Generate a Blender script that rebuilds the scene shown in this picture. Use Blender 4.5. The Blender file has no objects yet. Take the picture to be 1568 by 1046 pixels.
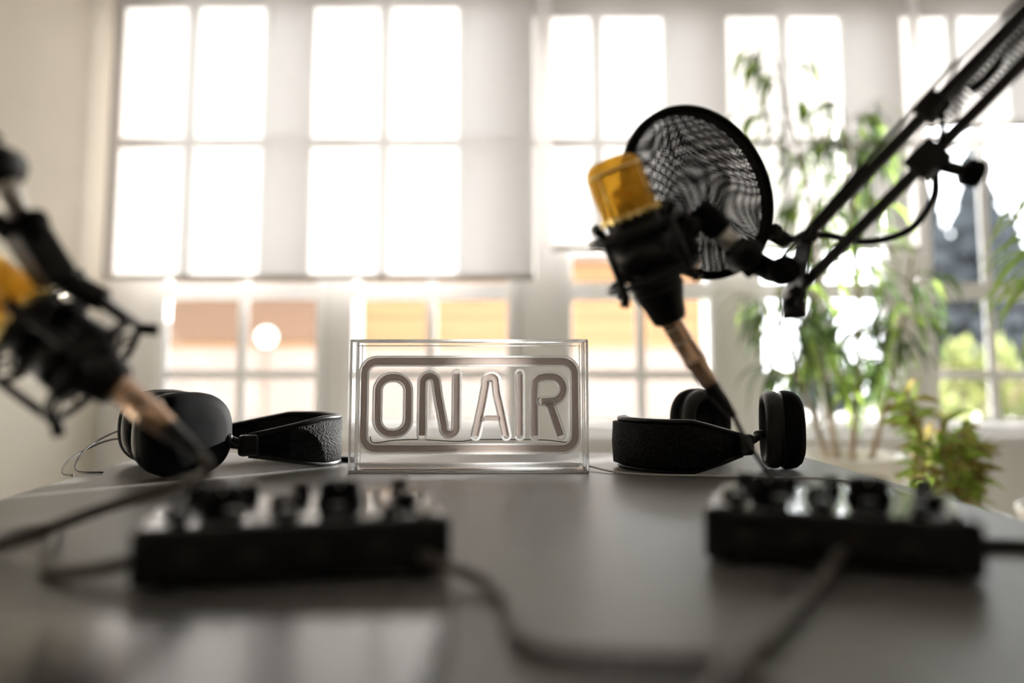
import bpy, bmesh, math, random
from mathutils import Vector, Matrix
random.seed(7)
sc = bpy.context.scene
T = 0.75  # table top height

# ------------------------------------------------------------------ materials
def new_mat(name):
    m = bpy.data.materials.new(name); m.use_nodes = True
    nt = m.node_tree; nt.nodes.clear()
    out = nt.nodes.new('ShaderNodeOutputMaterial')
    return m, nt, out

def pmat(name, col, rough=0.5, metal=0.0, var=0.12, scale=30.0, bump=0.0, bscale=200.0, spec=0.5,
         kind='noise', col2=None, coat=0.0, trans=0.0, hole=0.0, holec=(1, 1, 1)):
    m, nt, out = new_mat(name)
    N = nt.nodes; L = nt.links
    p = N.new('ShaderNodeBsdfPrincipled')
    tc = N.new('ShaderNodeTexCoord')
    if kind == 'voronoi':
        t = N.new('ShaderNodeTexVoronoi'); fac = 'Distance'
    elif kind == 'wave':
        t = N.new('ShaderNodeTexWave'); fac = 'Fac'; t.inputs['Distortion'].default_value = 2.0
        t.bands_direction = 'Z'
    else:
        t = N.new('ShaderNodeTexNoise'); fac = 'Fac'; t.inputs['Detail'].default_value = 4
    t.inputs['Scale'].default_value = scale
    L.new(tc.outputs['Object'], t.inputs['Vector'])
    r = N.new('ShaderNodeValToRGB')
    c2 = col2 if col2 else tuple(max(0, c*(1-var)) for c in col)
    c1 = col if col2 else tuple(min(1, c*(1+var)) for c in col)
    r.color_ramp.elements[0].position = 0.3; r.color_ramp.elements[1].position = 0.7
    r.color_ramp.elements[0].color = (*c2, 1); r.color_ramp.elements[1].color = (*c1, 1)
    L.new(t.outputs[fac], r.inputs['Fac'])
    L.new(r.outputs['Color'], p.inputs['Base Color'])
    p.inputs['Roughness'].default_value = rough
    p.inputs['Metallic'].default_value = metal
    p.inputs['Specular IOR Level'].default_value = spec
    p.inputs['Coat Weight'].default_value = coat
    if bump > 0:
        t2 = N.new('ShaderNodeTexVoronoi'); t2.inputs['Scale'].default_value = bscale
        L.new(tc.outputs['Object'], t2.inputs['Vector'])
        b = N.new('ShaderNodeBump'); b.inputs['Strength'].default_value = bump
        b.inputs['Distance'].default_value = 0.002
        L.new(t2.outputs['Distance'], b.inputs['Height']); L.new(b.outputs['Normal'], p.inputs['Normal'])
    last = p
    if trans > 0:
        tr = N.new('ShaderNodeBsdfTranslucent'); L.new(r.outputs['Color'], tr.inputs['Color'])
        mx = N.new('ShaderNodeMixShader'); mx.inputs[0].default_value = trans
        L.new(p.outputs[0], mx.inputs[1]); L.new(tr.outputs[0], mx.inputs[2])
        last = mx
    if hole > 0:
        tp = N.new('ShaderNodeBsdfTransparent'); tp.inputs[0].default_value = (*holec, 1)
        mx2 = N.new('ShaderNodeMixShader'); mx2.inputs[0].default_value = hole
        L.new(last.outputs[0], mx2.inputs[1]); L.new(tp.outputs[0], mx2.inputs[2]); last = mx2
    L.new(last.outputs[0], out.inputs[0])
    return m

def glass_mat(name, tint=(1, 1, 1), refl=1.0, base=0.03):
    m, nt, out = new_mat(name); N = nt.nodes; L = nt.links
    t = N.new('ShaderNodeBsdfTransparent'); t.inputs[0].default_value = (*tint, 1)
    g = N.new('ShaderNodeBsdfGlossy'); g.inputs['Roughness'].default_value = 0.03
    fr = N.new('ShaderNodeFresnel'); fr.inputs[0].default_value = 1.45
    no = N.new('ShaderNodeTexNoise'); no.inputs['Scale'].default_value = 12
    ma = N.new('ShaderNodeMath'); ma.operation = 'MULTIPLY_ADD'; ma.inputs[1].default_value = base; 
    mu = N.new('ShaderNodeMath'); mu.operation = 'MULTIPLY'; mu.inputs[1].default_value = refl
    L.new(fr.outputs[0], mu.inputs[0]); L.new(no.outputs['Fac'], ma.inputs[0]); L.new(mu.outputs[0], ma.inputs[2])
    mx = N.new('ShaderNodeMixShader')
    L.new(ma.outputs[0], mx.inputs[0]); L.new(t.outputs[0], mx.inputs[1]); L.new(g.outputs[0], mx.inputs[2])
    L.new(mx.outputs[0], out.inputs[0])
    return m

def edge_mat(name):
    # polished acrylic edge: glass with white mixed in, standing for refracted sky brightness
    m, nt, out = new_mat(name); N = nt.nodes; L = nt.links
    g = N.new('ShaderNodeBsdfGlass'); g.inputs['IOR'].default_value = 1.2; g.inputs['Roughness'].default_value = 0.12
    t = N.new('ShaderNodeBsdfTranslucent'); t.inputs[0].default_value = (1, 1, 1, 1)
    d = N.new('ShaderNodeBsdfDiffuse'); d.inputs[0].default_value = (1, 1, 1, 1)
    no = N.new('ShaderNodeTexNoise'); no.inputs['Scale'].default_value = 60
    mr = N.new('ShaderNodeMapRange'); mr.inputs['To Min'].default_value = 0.25; mr.inputs['To Max'].default_value = 0.45
    L.new(no.outputs['Fac'], mr.inputs['Value'])
    m1 = N.new('ShaderNodeMixShader'); m1.inputs[0].default_value = 0.4
    L.new(t.outputs[0], m1.inputs[1]); L.new(d.outputs[0], m1.inputs[2])
    m2 = N.new('ShaderNodeMixShader'); L.new(mr.outputs[0], m2.inputs[0])
    L.new(m1.outputs[0], m2.inputs[1]); L.new(g.outputs[0], m2.inputs[2])
    L.new(m2.outputs[0], out.inputs[0])
    return m

def net_mat(name, pitch, width, ang, col=(0.008, 0.008, 0.009)):
    # woven net: two families of threads with open holes
    m, nt, out = new_mat(name); N = nt.nodes; L = nt.links
    uv = N.new('ShaderNodeUVMap')
    mp = N.new('ShaderNodeMapping'); mp.inputs['Rotation'].default_value[2] = ang
    mp.inputs['Scale'].default_value = (1/pitch, 1/pitch, 1)
    L.new(uv.outputs[0], mp.inputs['Vector'])
    nz = N.new('ShaderNodeTexNoise'); nz.inputs['Scale'].default_value = 0.045; nz.inputs['Detail'].default_value = 0
    L.new(mp.outputs[0], nz.inputs['Vector'])
    vm = N.new('ShaderNodeVectorMath'); vm.operation = 'MULTIPLY_ADD'; vm.inputs[1].default_value = (9, 9, 0)
    L.new(nz.outputs['Color'], vm.inputs[0]); L.new(mp.outputs[0], vm.inputs[2])
    sp = N.new('ShaderNodeSeparateXYZ'); L.new(vm.outputs[0], sp.inputs[0])
    outs = []
    for ax in ('X', 'Y'):
        f = N.new('ShaderNodeMath'); f.operation = 'FRACT'; L.new(sp.outputs[ax], f.inputs[0])
        g = N.new('ShaderNodeMath'); g.operation = 'LESS_THAN'; g.inputs[1].default_value = width
        L.new(f.outputs[0], g.inputs[0]); outs.append(g)
    mxm = N.new('ShaderNodeMath'); mxm.operation = 'MAXIMUM'
    L.new(outs[0].outputs[0], mxm.inputs[0]); L.new(outs[1].outputs[0], mxm.inputs[1])
    t = N.new('ShaderNodeBsdfTransparent')
    d = N.new('ShaderNodeBsdfPrincipled'); d.inputs['Base Color'].default_value = (*col, 1); d.inputs['Roughness'].default_value = 0.6
    d.inputs['Specular IOR Level'].default_value = 0.1
    mx = N.new('ShaderNodeMixShader')
    L.new(mxm.outputs[0], mx.inputs[0]); L.new(t.outputs[0], mx.inputs[1]); L.new(d.outputs[0], mx.inputs[2])
    L.new(mx.outputs[0], out.inputs[0])
    return m

def shade_mat(name):
    m, nt, out = new_mat(name); N = nt.nodes; L = nt.links
    tc = N.new('ShaderNodeTexCoord')
    w = N.new('ShaderNodeTexNoise'); w.inputs['Scale'].default_value = 6
    mp = N.new('ShaderNodeMapping'); mp.inputs['Scale'].default_value = (20, 1, 0.6)
    L.new(tc.outputs['Object'], mp.inputs[0]); L.new(mp.outputs[0], w.inputs['Vector'])
    def ramp(c0, c1):
        r = N.new('ShaderNodeValToRGB')
        r.color_ramp.elements[0].color = (*c0, 1); r.color_ramp.elements[1].color = (*c1, 1)
        L.new(w.outputs['Fac'], r.inputs[0]); return r
    r1 = ramp((0.43, 0.40, 0.385), (0.47, 0.44, 0.42)); r2 = ramp((0.80, 0.77, 0.74), (0.86, 0.83, 0.80))
    d = N.new('ShaderNodeBsdfDiffuse'); t = N.new('ShaderNodeBsdfTranslucent')
    L.new(r1.outputs[0], d.inputs[0]); L.new(r2.outputs[0], t.inputs[0])
    mx = N.new('ShaderNodeMixShader'); mx.inputs[0].default_value = 0.30
    L.new(d.outputs[0], mx.inputs[1]); L.new(t.outputs[0], mx.inputs[2]); L.new(mx.outputs[0], out.inputs[0])
    return m

M = {}
M['wall'] = pmat('wall_paint_cream', (0.72, 0.665, 0.57), 0.85, var=0.03, scale=3)
M['wallw'] = pmat('wall_paint_white', (0.90, 0.89, 0.88), 0.7, var=0.02, scale=3)
M['ceil'] = pmat('ceiling_paint', (0.86, 0.85, 0.84), 0.9, var=0.02, scale=2)
M['floor'] = pmat('floor_planks', (0.46, 0.43, 0.39), 0.5, var=0.15, scale=4, kind='wave')
M['frame'] = pmat('window_frame_white', (0.94, 0.94, 0.94), 0.4, var=0.02, scale=5)
M['glass'] = glass_mat('window_glass', (0.98, 0.99, 0.99), 0.6, 0.005)
M['shade'] = shade_mat('roller_shade_fabric')
M['table'] = pmat('table_grey_laminate', (0.145, 0.141, 0.135), 0.42, var=0.08, scale=14, bump=0.03, bscale=600, spec=0.5)
M['black'] = pmat('black_plastic', (0.005, 0.005, 0.0055), 0.32, var=0.2, scale=40, spec=0.3)
M['blackm'] = pmat('black_matte_plastic', (0.006, 0.006, 0.0065), 0.7, var=0.2, scale=60, spec=0.05)
M['rubber'] = pmat('black_rubber', (0.009, 0.009, 0.009), 0.5, var=0.2, scale=50, spec=0.3)
M['steel'] = pmat('brushed_steel', (0.55, 0.53, 0.5), 0.3, 1.0, var=0.1, scale=80)
M['satin'] = pmat('black_satin_metal', (0.008, 0.008, 0.009), 0.3, 0.0, var=0.2, scale=60, spec=0.35)
M['copper'] = pmat('copper_connector', (0.80, 0.54, 0.38), 0.25, 0.9, var=0.1, scale=60)
M['gold'] = pmat('gold_mesh_grille', (1.0, 0.68, 0.12), 0.25, 0.8, col2=(0.86, 0.46, 0.03), kind='voronoi', scale=520, bump=0.8, bscale=520, trans=0.33, hole=0.40, holec=(1.0, 0.72, 0.20))
M['goldrim'] = pmat('gold_rim', (1.0, 0.76, 0.32), 0.16, 0.85, var=0.04, scale=60)
M['knit'] = pmat('knit_mesh_pad', (0.014, 0.014, 0.014), 0.75, col2=(0.003, 0.003, 0.003), kind='voronoi', scale=420, bump=0.8, bscale=420, spec=0.12)
M['leather'] = pmat('ear_cushion_leather', (0.008, 0.008, 0.008), 0.45, var=0.3, scale=50, bump=0.15, bscale=300, spec=0.35)
M['cable'] = pmat('grey_cable', (0.09, 0.08, 0.07), 0.45, var=0.1, scale=50)
M['cableb'] = pmat('black_cable', (0.012, 0.012, 0.012), 0.4, var=0.2, scale=50)
M['cablew'] = pmat('thin_clear_cable', (0.7, 0.7, 0.68), 0.3, var=0.1, scale=50)
M['tube'] = pmat('neon_tube_taupe', (0.43, 0.36, 0.325), 0.22, var=0.05, scale=20, trans=0.42)
M['edge'] = edge_mat('acrylic_polished_edge')
M['acry'] = glass_mat('clear_acrylic', (1, 1, 1), 0.35, 0.0)
M['screen'] = pmat('tablet_black_glass', (0.008, 0.008, 0.009), 0.18, var=0.1, scale=5, spec=0.45)
M['gloss'] = pmat('mixer_gloss_panel', (0.008, 0.008, 0.009), 0.16, var=0.1, scale=25, coat=0.4)
M['white'] = pmat('white_plastic', (0.75, 0.74, 0.72), 0.35, var=0.04, scale=30)
M['leaf'] = pmat('bamboo_leaf_green', (0.17, 0.26, 0.09), 0.4, col2=(0.08, 0.13, 0.055), scale=4, trans=0.42)
M['leafy'] = pmat('bright_leaf_green', (0.50, 0.66, 0.14), 0.35, col2=(0.28, 0.45, 0.07), scale=6, trans=0.5)
M['leafr'] = pmat('shrub_leaf_olive', (0.52, 0.52, 0.14), 0.18, col2=(0.28, 0.18, 0.08), scale=14, trans=0.4)
M['bark'] = pmat('plant_cane_bark', (0.46, 0.36, 0.26), 0.8, var=0.3, scale=40)
M['pot'] = pmat('cream_ceramic_planter', (0.82, 0.78, 0.70), 0.4, var=0.04, scale=8)
M['hem'] = pmat('shade_hem_bar', (0.55, 0.52, 0.48), 0.5, var=0.04, scale=8)
M['soil'] = pmat('potting_soil', (0.05, 0.035, 0.025), 0.95, var=0.4, scale=60)
M['wood'] = pmat('cedar_cladding', (0.43, 0.235, 0.10), 0.6, col2=(0.35, 0.18, 0.075), scale=1.6, kind='wave')
M['garage'] = pmat('cedar_door_brown', (0.21, 0.12, 0.07), 0.6, col2=(0.165, 0.09, 0.05), scale=2.5, kind='wave')
M['plinth'] = pmat('pink_render', (0.38, 0.30, 0.26), 0.8, var=0.08, scale=1)
M['roof'] = pmat('roof_grey', (0.45, 0.43, 0.41), 0.8, var=0.1, scale=2)
M['ground'] = pmat('garden_paving', (0.42, 0.40, 0.37), 0.9, var=0.12, scale=1.5)
M['conifer'] = pmat('conifer_needles', (0.045, 0.055, 0.065), 0.8, var=0.5, scale=3)
M['bush'] = pmat('garden_bush', (0.30, 0.32, 0.11), 0.7, col2=(0.12, 0.15, 0.06), scale=5, trans=0.2)

# ------------------------------------------------------------------ mesh builder
def catmull(pts, sub=8, closed=False):
    P = [Vector(p) for p in pts]
    if len(P) < 3 and not closed:
        return P
    n = len(P); out = []
    rng = n if closed else n-1
    for i in range(rng):
        if closed:
            p0, p1, p2, p3 = P[(i-1) % n], P[i], P[(i+1) % n], P[(i+2) % n]
        else:
            p1, p2 = P[i], P[i+1]
            p0 = P[i-1] if i > 0 else p1*2-p2
            p3 = P[i+2] if i+2 < n else p2*2-p1
        for k in range(sub):
            t = k/sub
            out.append(0.5*((2*p1)+(p2-p0)*t+(2*p0-5*p1+4*p2-p3)*t*t+(3*p1-p0-3*p2+p3)*t**3))
    if not closed: out.append(P[-1])
    return out

def axis_mat(a, up=Vector((0, 0, 1))):
    a = Vector(a).normalized()
    x = up.cross(a)
    if x.length < 1e-4: x = Vector((1, 0, 0)).cross(a)
    x.normalize(); y = a.cross(x)
    return Matrix((x, y, a)).transposed()

class B:
    def __init__(s):
        s.v = []; s.f = []; s.mi = []; s.sm = []; s.mats = []; s.uv = {}
    def add(s, vs, fs, mat, smooth=True):
        if mat not in s.mats: s.mats.append(mat)
        k = s.mats.index(mat); o = len(s.v)
        s.v += [Vector(v) for v in vs]
        for f in fs:
            s.f.append([i+o for i in f]); s.mi.append(k); s.sm.append(smooth)
        return o
    def box(s, c, size, mat, rot=None, bevel=0.0, seg=2):
        bm = bmesh.new(); bmesh.ops.create_cube(bm, size=1)
        for v in bm.verts: v.co = Vector((v.co.x*size[0], v.co.y*size[1], v.co.z*size[2]))
        if bevel > 0:
            bmesh.ops.bevel(bm, geom=bm.edges[:], offset=bevel, segments=seg, affect='EDGES', profile=0.5)
        R = rot if rot is not None else Matrix.Identity(3)
        if isinstance(rot, (int, float)): R = Matrix.Rotation(rot, 3, 'Z')
        bm.verts.index_update()
        vs = [R @ v.co + Vector(c) for v in bm.verts]
        fs = [[v.index for v in f.verts] for f in bm.faces]
        bm.free(); s.add(vs, fs, mat, False)
    def beam(s, a, b, w, h, mat, bevel=0.0):
        a = Vector(a); b = Vector(b)
        s.box((a+b)/2, (w, h, (b-a).length), mat, axis_mat(b-a), bevel)
    def tube(s, pts, r, mat, seg=10, sub=8, closed=False, raw=False, caps=True):
        P = [Vector(p) for p in pts] if raw else catmull(pts, sub, closed)
        n = len(P)
        rad = r if callable(r) else (lambda t: r)
        vs = []; fs = []
        up = None
        for i, p in enumerate(P):
            if closed: d = P[(i+1) % n]-P[i-1]
            else: d = P[min(i+1, n-1)]-P[max(i-1, 0)]
            if d.length < 1e-9: d = Vector((0, 0, 1))
            d.normalize()
            if up is None:
                up = Vector((0, 0, 1)) if abs(d.z) < 0.9 else Vector((1, 0, 0))
            x = up-d*up.dot(d); x.normalize(); up = x; y = d.cross(x)
            rr = rad(i/max(1, n-1))
            for k in range(seg):
                an = 2*math.pi*k/seg
                vs.append(p+x*math.cos(an)*rr+y*math.sin(an)*rr)
        m = n if closed else n-1
        for i in range(m):
            j = (i+1) % n
            for k in range(seg):
                l = (k+1) % seg
                fs.append([i*seg+k, i*seg+l, j*seg+l, j*seg+k])
        if caps and not closed:
            fs.append([k for k in range(seg)][::-1]); fs.append([(n-1)*seg+k for k in range(seg)])
        s.add(vs, fs, mat, True)
    def cyl(s, a, b, r, mat, seg=24, r2=None, bev=0.0):
        L = (Vector(b)-Vector(a)).length
        r2 = r if r2 is None else r2
        e = bev if bev else min(r, L)*0.12
        s.lathe([(0, 0), (r-e, 0), (r, e), (r2, L-e), (r2-e, L), (0, L)], a, Vector(b)-Vector(a), mat, seg)
    def torus(s, c, axis, R, r, mat, seg=40, ts=10):
        A = axis_mat(axis)
        s.tube([Vector(c)+A @ Vector((math.cos(2*math.pi*i/seg)*R, math.sin(2*math.pi*i/seg)*R, 0)) for i in range(seg)], r, mat, ts, closed=True, raw=True)
    def lathe(s, prof, org, axis, mat, seg=40, shape=None):
        A = axis_mat(axis); o = Vector(org); vs = []; fs = []
        n = len(prof)
        for (r, h) in prof:
            for k in range(seg):
                an = 2*math.pi*k/seg
                vs.append(o+A @ Vector((math.cos(an)*r, math.sin(an)*r, h)))
        for i in range(n-1):
            for k in range(seg):
                l = (k+1) % seg
                fs.append([i*seg+k, i*seg+l, (i+1)*seg+l, (i+1)*seg+k])
        s.add(vs, fs, mat, True)
    def sprof(s, c, n, w, h, prof, mat, p=2.6, seg=56):
        """super-elliptic disc stack: prof = [(scale, offset along n)], z up"""
        n = Vector(n).normalized(); x = Vector((0, 0, 1)).cross(n).normalized(); z = n.cross(x); c = Vector(c)
        vs = []; fs = []
        for (sc_, off) in prof:
            for k in range(seg):
                a = 2*math.pi*k/seg; ca, sa = math.cos(a), math.sin(a)
                X = math.copysign(abs(ca)**(2/p), ca)*w/2*sc_; Z = math.copysign(abs(sa)**(2/p), sa)*h/2*sc_
                vs.append(c+n*off+x*X+z*Z)
        for i in range(len(prof)-1):
            for k in range(seg):
                l = (k+1) % seg
                fs.append([i*seg+k, i*seg+l, (i+1)*seg+l, (i+1)*seg+k])
        s.add(vs, fs, mat, True)
    def blade(s, base, d, length, width, droop, mat, seg=6, tw=None):
        p = Vector(base); d = Vector(d).normalized(); vs = []; fs = []
        side0 = d.cross(Vector((0, 0, 1)))
        if side0.length < 0.05: side0 = Vector((1, 0, 0))
        side0.normalize()
        if tw is not None: side0 = (Matrix.Rotation(tw, 3, d) @ side0)
        for i in range(seg+1):
            t = i/seg
            w = width*(math.sin(math.pi*min(1, (t*0.93+0.05))**0.8)+0.03)*0.5
            nrm = side0.cross(d).normalized()
            vs += [p-side0*w, p+nrm*(-w*0.25), p+side0*w]
            if i < seg:
                p = p+d*(length/seg); d = (d+Vector((0, 0, -droop/seg))).normalized()
                side0 = (side0-d*side0.dot(d)).normalized()
        for i in range(seg):
            a = i*3; b = a+3
            fs += [[a, a+1, b+1, b], [a+1, a+2, b+2, b+1]]
        s.add(vs, fs, mat, True)
    def build(s, name, origin=None, uvplane=None):
        o = Vector(origin) if origin is not None else sum(s.v, Vector())/len(s.v)
        me = bpy.data.meshes.new(name)
        me.from_pydata([v-o for v in s.v], [], s.f)
        for m in s.mats: me.materials.append(m)
        me.polygons.foreach_set('material_index', s.mi)
        me.polygons.foreach_set('use_smooth', s.sm)
        if uvplane:
            c, ux, uy = uvplane
            uvl = me.uv_layers.new(name='UVMap')
            for lp in me.loops:
                p = s.v[lp.vertex_index]-c
                uvl.data[lp.index].uv = (p.dot(ux), p.dot(uy))
        me.validate(); me.update()
        ob = bpy.data.objects.new(name, me); ob.location = o
        sc.collection.objects.link(ob)
        return ob

# ------------------------------------------------------------------ room shell
WY = 3.20; WT = 0.03
wins = [(-1.389, -0.783, 2.385), (-0.634, -0.016, 2.385), (0.237, 0.795, 2.345), (1.006, 1.50, 2.345), (1.70, 2.16, 2.345), (2.335, 2.80, 2.345)]  # last window is unseen, added to send a sun streak onto the table
ZB = 0.667; ZTOP = 2.385
b = B()
XL, XR = -1.65, 3.2
def wbox(b, x0, x1, z0, z1, mat, y0=WY, y1=WY+WT):
    b.box(((x0+x1)/2, (y0+y1)/2, (z0+z1)/2), (x1-x0, y1-y0, z1-z0), mat)
wbox(b, XL, XR, 0, ZB, M['wallw']); wbox(b, XL, XR, ZTOP, 2.7, M['wallw'])
xs = [XL]+[x for w in wins for x in w[:2]]+[XR]
for i in range(0, len(xs), 2): wbox(b, xs[i], xs[i+1], ZB, ZTOP, M['wallw'])
for x0, x1, zt in wins:
    if zt < ZTOP: wbox(b, x0, x1, zt, ZTOP, M['wallw'])
b.build('wall_back', (0, WY, 0))
for i, (x0, x1, ZT) in enumerate(wins):
    b = B(); f = 0.035; y0 = WY-0.012; y1 = WY+WT+0.005
    wbox(b, x0-f, x0, ZB-f, ZT+f, M['frame'], y0, WY-0.0005); wbox(b, x1, x1+f, ZB-f, ZT+f, M['frame'], y0, WY-0.0005)
    wbox(b, x0, x1, ZT, ZT+f, M['frame'], y0, WY-0.0005); wbox(b, x0, x1, ZB-f, ZB, M['frame'], y0, WY-0.0005)
    xm = (x0+x1)/2; ya = WY+0.008; yb = WY+0.018
    e = 0.001
    wbox(b, xm-0.019, xm+0.019, ZB+e, ZT-e, M['frame'], ya, yb)
    for (za, zb) in [(0.845, 0.882), (1.165, 1.235), (1.80, 1.838), (ZB+e, ZB+0.02), (ZT-0.012, ZT-e)]:
        wbox(b, x0+e, x1-e, za, zb, M['frame'], ya+0.001, yb-0.001)
    wbox(b, x0+e, x0+0.006, ZB+e, ZT-e, M['frame'], ya-0.001, yb+0.001); wbox(b, x1-0.006, x1-e, ZB+e, ZT-e, M['frame'], ya-0.001, yb+0.001)
    wbox(b, x0+0.004, x1-0.004, ZB+0.01, ZT-0.01, M['glass'], WY+0.0125, WY+0.0145)
    b.box((xm, WY-0.045, ZB-f-0.012), (x1-x0+0.1, 0.09, 0.022), M['frame'], bevel=0.004)
    b.build('window_%d' % (i+1))
b = B(); b.box((XL-0.05, 0.85, 1.35), (0.1, 4.8, 2.7), M['wall']); b.build('wall_left')
b = B(); b.box((XR+0.05, 0.82, 1.35), (0.1, 4.8, 2.7), M['wall']); b.build('wall_right')
b = B(); b.box(((XL+XR)/2, -1.60, 1.35), (XR-XL+0.2, 0.1, 2.7), M['wall']); b.build('wall_front')
b = B(); b.box(((XL+XR)/2, 0.82, -0.05), (XR-XL+0.2, 4.88, 0.1), M['floor']); b.build('floor')
b = B(); b.box(((XL+XR)/2, 0.82, 2.75), (XR-XL+0.2, 4.88, 0.1), M['ceil']); b.build('ceiling')
b = B(); b.box(((XL+XR)/2, WY-0.01, 0.06), (XR-XL, 0.018, 0.12), M['frame'], bevel=0.003); b.build('baseboard_back')
b = B(); b.box((XL+0.01, 0.8, 0.06), (0.018, 4.7, 0.12), M['frame'], bevel=0.003); b.build('baseboard_left')
# roller shades
SY = 3.05
for i, (x0, x1, zb) in enumerate([(-1.585, 0.091, 1.237), (0.155, 1.577, 1.352), (1.62, 2.17, 1.845), (2.25, 2.98, 0.80)]):  # last shade is unseen, added so only a thin sunbeam passes beside it
    b = B()
    n = 24; vs = []; fs = []
    for j in range(n+1):
        x = x0+(x1-x0)*j/n; dy = 0.002*math.sin(j*1.3)
        vs += [(x, SY+dy, zb), (x, SY+dy, 2.60)]
    for j in range(n): fs.append([j*2, j*2+2, j*2+3, j*2+1])
    b.add(vs, fs, M['shade'], True)
    b.box(((x0+x1)/2, SY, zb), (x1-x0, 0.012, 0.022), M['hem'], bevel=0.003)
    b.cyl((x0, SY+0.02, 2.62), (x1, SY+0.02, 2.62), 0.028, M['frame'])
    for xe in (x0-0.003, x1+0.003): b.box((xe, SY+0.03, 2.645), (0.005, 0.09, 0.1), M['frame'])
    b.build('roller_shade')

# ------------------------------------------------------------------ outside
b = B(); b.box((2, 14, -0.12), (44, 21.2, 0.1), M['ground']); b.build('ground')
b = B()
FY = 9.0
b.box((-1.2, FY+1.5, 0.55), (7.0, 3.0, 1.2), M['plinth'])
b.box((-1.2, FY+1.5, 1.65), (7.05, 3.05, 1.0), M['wood'])
for x0 in (-4.0,):
    b.box((-2.95, FY-0.035, 1.62), (2.1, 0.04, 0.82), M['garage'])
for k in range(9): b.box((-1.2, FY-0.03, 1.2+k*0.115), (7.05, 0.01, 0.012), M['garage'])
for x in (-4.6, -1.75, 0.2, 2.2): b.box((x, FY-0.06, 1.12), (0.12, 0.08, 2.1), M['frame'])
b.box((-1.2, FY+1.4, 2.2), (7.6, 3.8, 0.12), M['roof'])
b.build('garden_building')
b = B(); b.lathe([(0.001, -0.10), (0.055, -0.085), (0.092, -0.04), (0.1, 0), (0.092, 0.04), (0.055, 0.085), (0.001, 0.10)], (-2.62, 8.5, 1.25), (0, 0, 1), M['white'])
lampm, nt, out = new_mat('globe_lamp_glow'); e = nt.nodes.new('ShaderNodeEmission'); e.inputs[1].default_value = 4; e.inputs[0].default_value = (1, 0.97, 0.9, 1)
nt.links.new(e.outputs[0], out.inputs[0])
b.mats = [lampm]
b.cyl((-2.62, 8.5, -0.07), (-2.62, 8.5, 1.15), 0.02, M['garage'])
b.build('garden_globe_lamp')
# added sun blocker hidden behind the window post, keeps sun off left wall
b = B()
p0 = Vector((-0.705, 3.30, 0)); p1 = Vector((-0.83, 4.05, 0)); dd = (p1-p0)
for j in range(12):
    z = 0.0+j*0.11
    b.box(((p0.x+p1.x)/2, (p0.y+p1.y)/2, z-0.07+0.055), (0.012, dd.length, 0.109), M['frame'], Matrix.Rotation(math.atan2(-dd.x, dd.y), 3, 'Z'))
for p in (p0, p1): b.box((p.x, p.y, 0.585), (0.03, 0.03, 1.30), M['frame'])
b.build('hidden_sun_blocker')
def conifer(x, y, h, r):
    b = B(); b.cyl((x, y, -0.07), (x, y, h*0.9), 0.12, M['bark'], r2=0.03)
    for k in range(9):
        z = h*(0.08+0.1*k); rr = r*(1-k/9.5)
        n = 22; vs = [(x, y, z+h*0.2)]; 
        for j in range(n):
            a = 2*math.pi*j/n; q = rr*(1 if j % 2 else 0.68)*random.uniform(0.9, 1.1)
            vs.append((x+math.cos(a)*q, y+math.sin(a)*q, z-random.uniform(0, 0.15)))
        b.add(vs, [[0, 1+j, 1+(j+1) % n] for j in range(n)], M['conifer'], False)
    b.build('conifer_tree')
for (x, y, h, r) in [(7.3, 14, 4.7, 1.3), (8.6, 14.5, 5.2, 1.5), (10.2, 14.2, 4.6, 1.2), (8.0, 12.6, 3.4, 1.1), (5.6, 14.5, 2.6, 0.8)]: conifer(x, y, h, r)
def bush(x, y, r, h):
    b = B()
    for k in range(420):
        th = random.uniform(0, 2*math.pi); ph = math.acos(random.uniform(0, 1)); q = random.uniform(0.75, 1)
        d = Vector((math.sin(ph)*math.cos(th), math.sin(ph)*math.sin(th), math.cos(ph)))
        p = Vector((x+d.x*r*q, y+d.y*r*q, -0.05+d.z*h*q))
        b.blade(p, d+Vector((random.uniform(-.6, .6), random.uniform(-.6, .6), random.uniform(-.2, .6))), random.uniform(0.15, 0.3), 0.11, 0.5, M['bush'], seg=3)
    for k in range(7):
        a = k*0.9; b.tube([(x, y, -0.07), (x+math.cos(a)*r*0.4, y+math.sin(a)*r*0.4, h*0.5), (x+math.cos(a)*r*0.8, y+math.sin(a)*r*0.8, h*0.8)], 0.02, M['bark'], 6, 4)
    b.build('garden_bush')
for (x, y, r, h) in [(4.8, 8.2, 0.7, 1.15), (6.6, 8.6, 0.9, 1.3), (3.0, 6.0, 0.45, 0.7)]: bush(x, y, r, h)

# ------------------------------------------------------------------ table
b = B()
outline = [(-0.40, -0.12), (0.433, -0.12), (0.433, 1.25), (-0.555, 1.25)]
bm = bmesh.new()
vs = [bm.verts.new((x, y, T-0.028)) for x, y in outline]
f = bm.faces.new(vs)
ret = bmesh.ops.extrude_face_region(bm, geom=[f])
for g in ret['geom']:
    if isinstance(g, bmesh.types.BMVert): g.co.z = T
ve = [e for e in bm.edges if abs(e.verts[0].co.z-e.verts[1].co.z) > 0.01]
bmesh.ops.bevel(bm, geom=ve, offset=0.03, segments=6, affect='EDGES', profile=0.5)
te = [e for e in bm.edges if abs(e.verts[0].co.z-e.verts[1].co.z) < 1e-5 and e.verts[0].co.z > T-0.001 and len([1 for q in e.link_faces if abs(q.normal.z) < 0.5]) > 0]
bm.normal_update()
bmesh.ops.recalc_face_normals(bm, faces=bm.faces[:])
bmesh.ops.bevel(bm, geom=te, offset=0.003, segments=2, affect='EDGES', profile=0.5)
bm.verts.index_update()
b.add([v.co.copy() for v in bm.verts], [[v.index for v in q.verts] for q in bm.faces], M['table'], False); bm.free()
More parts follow.
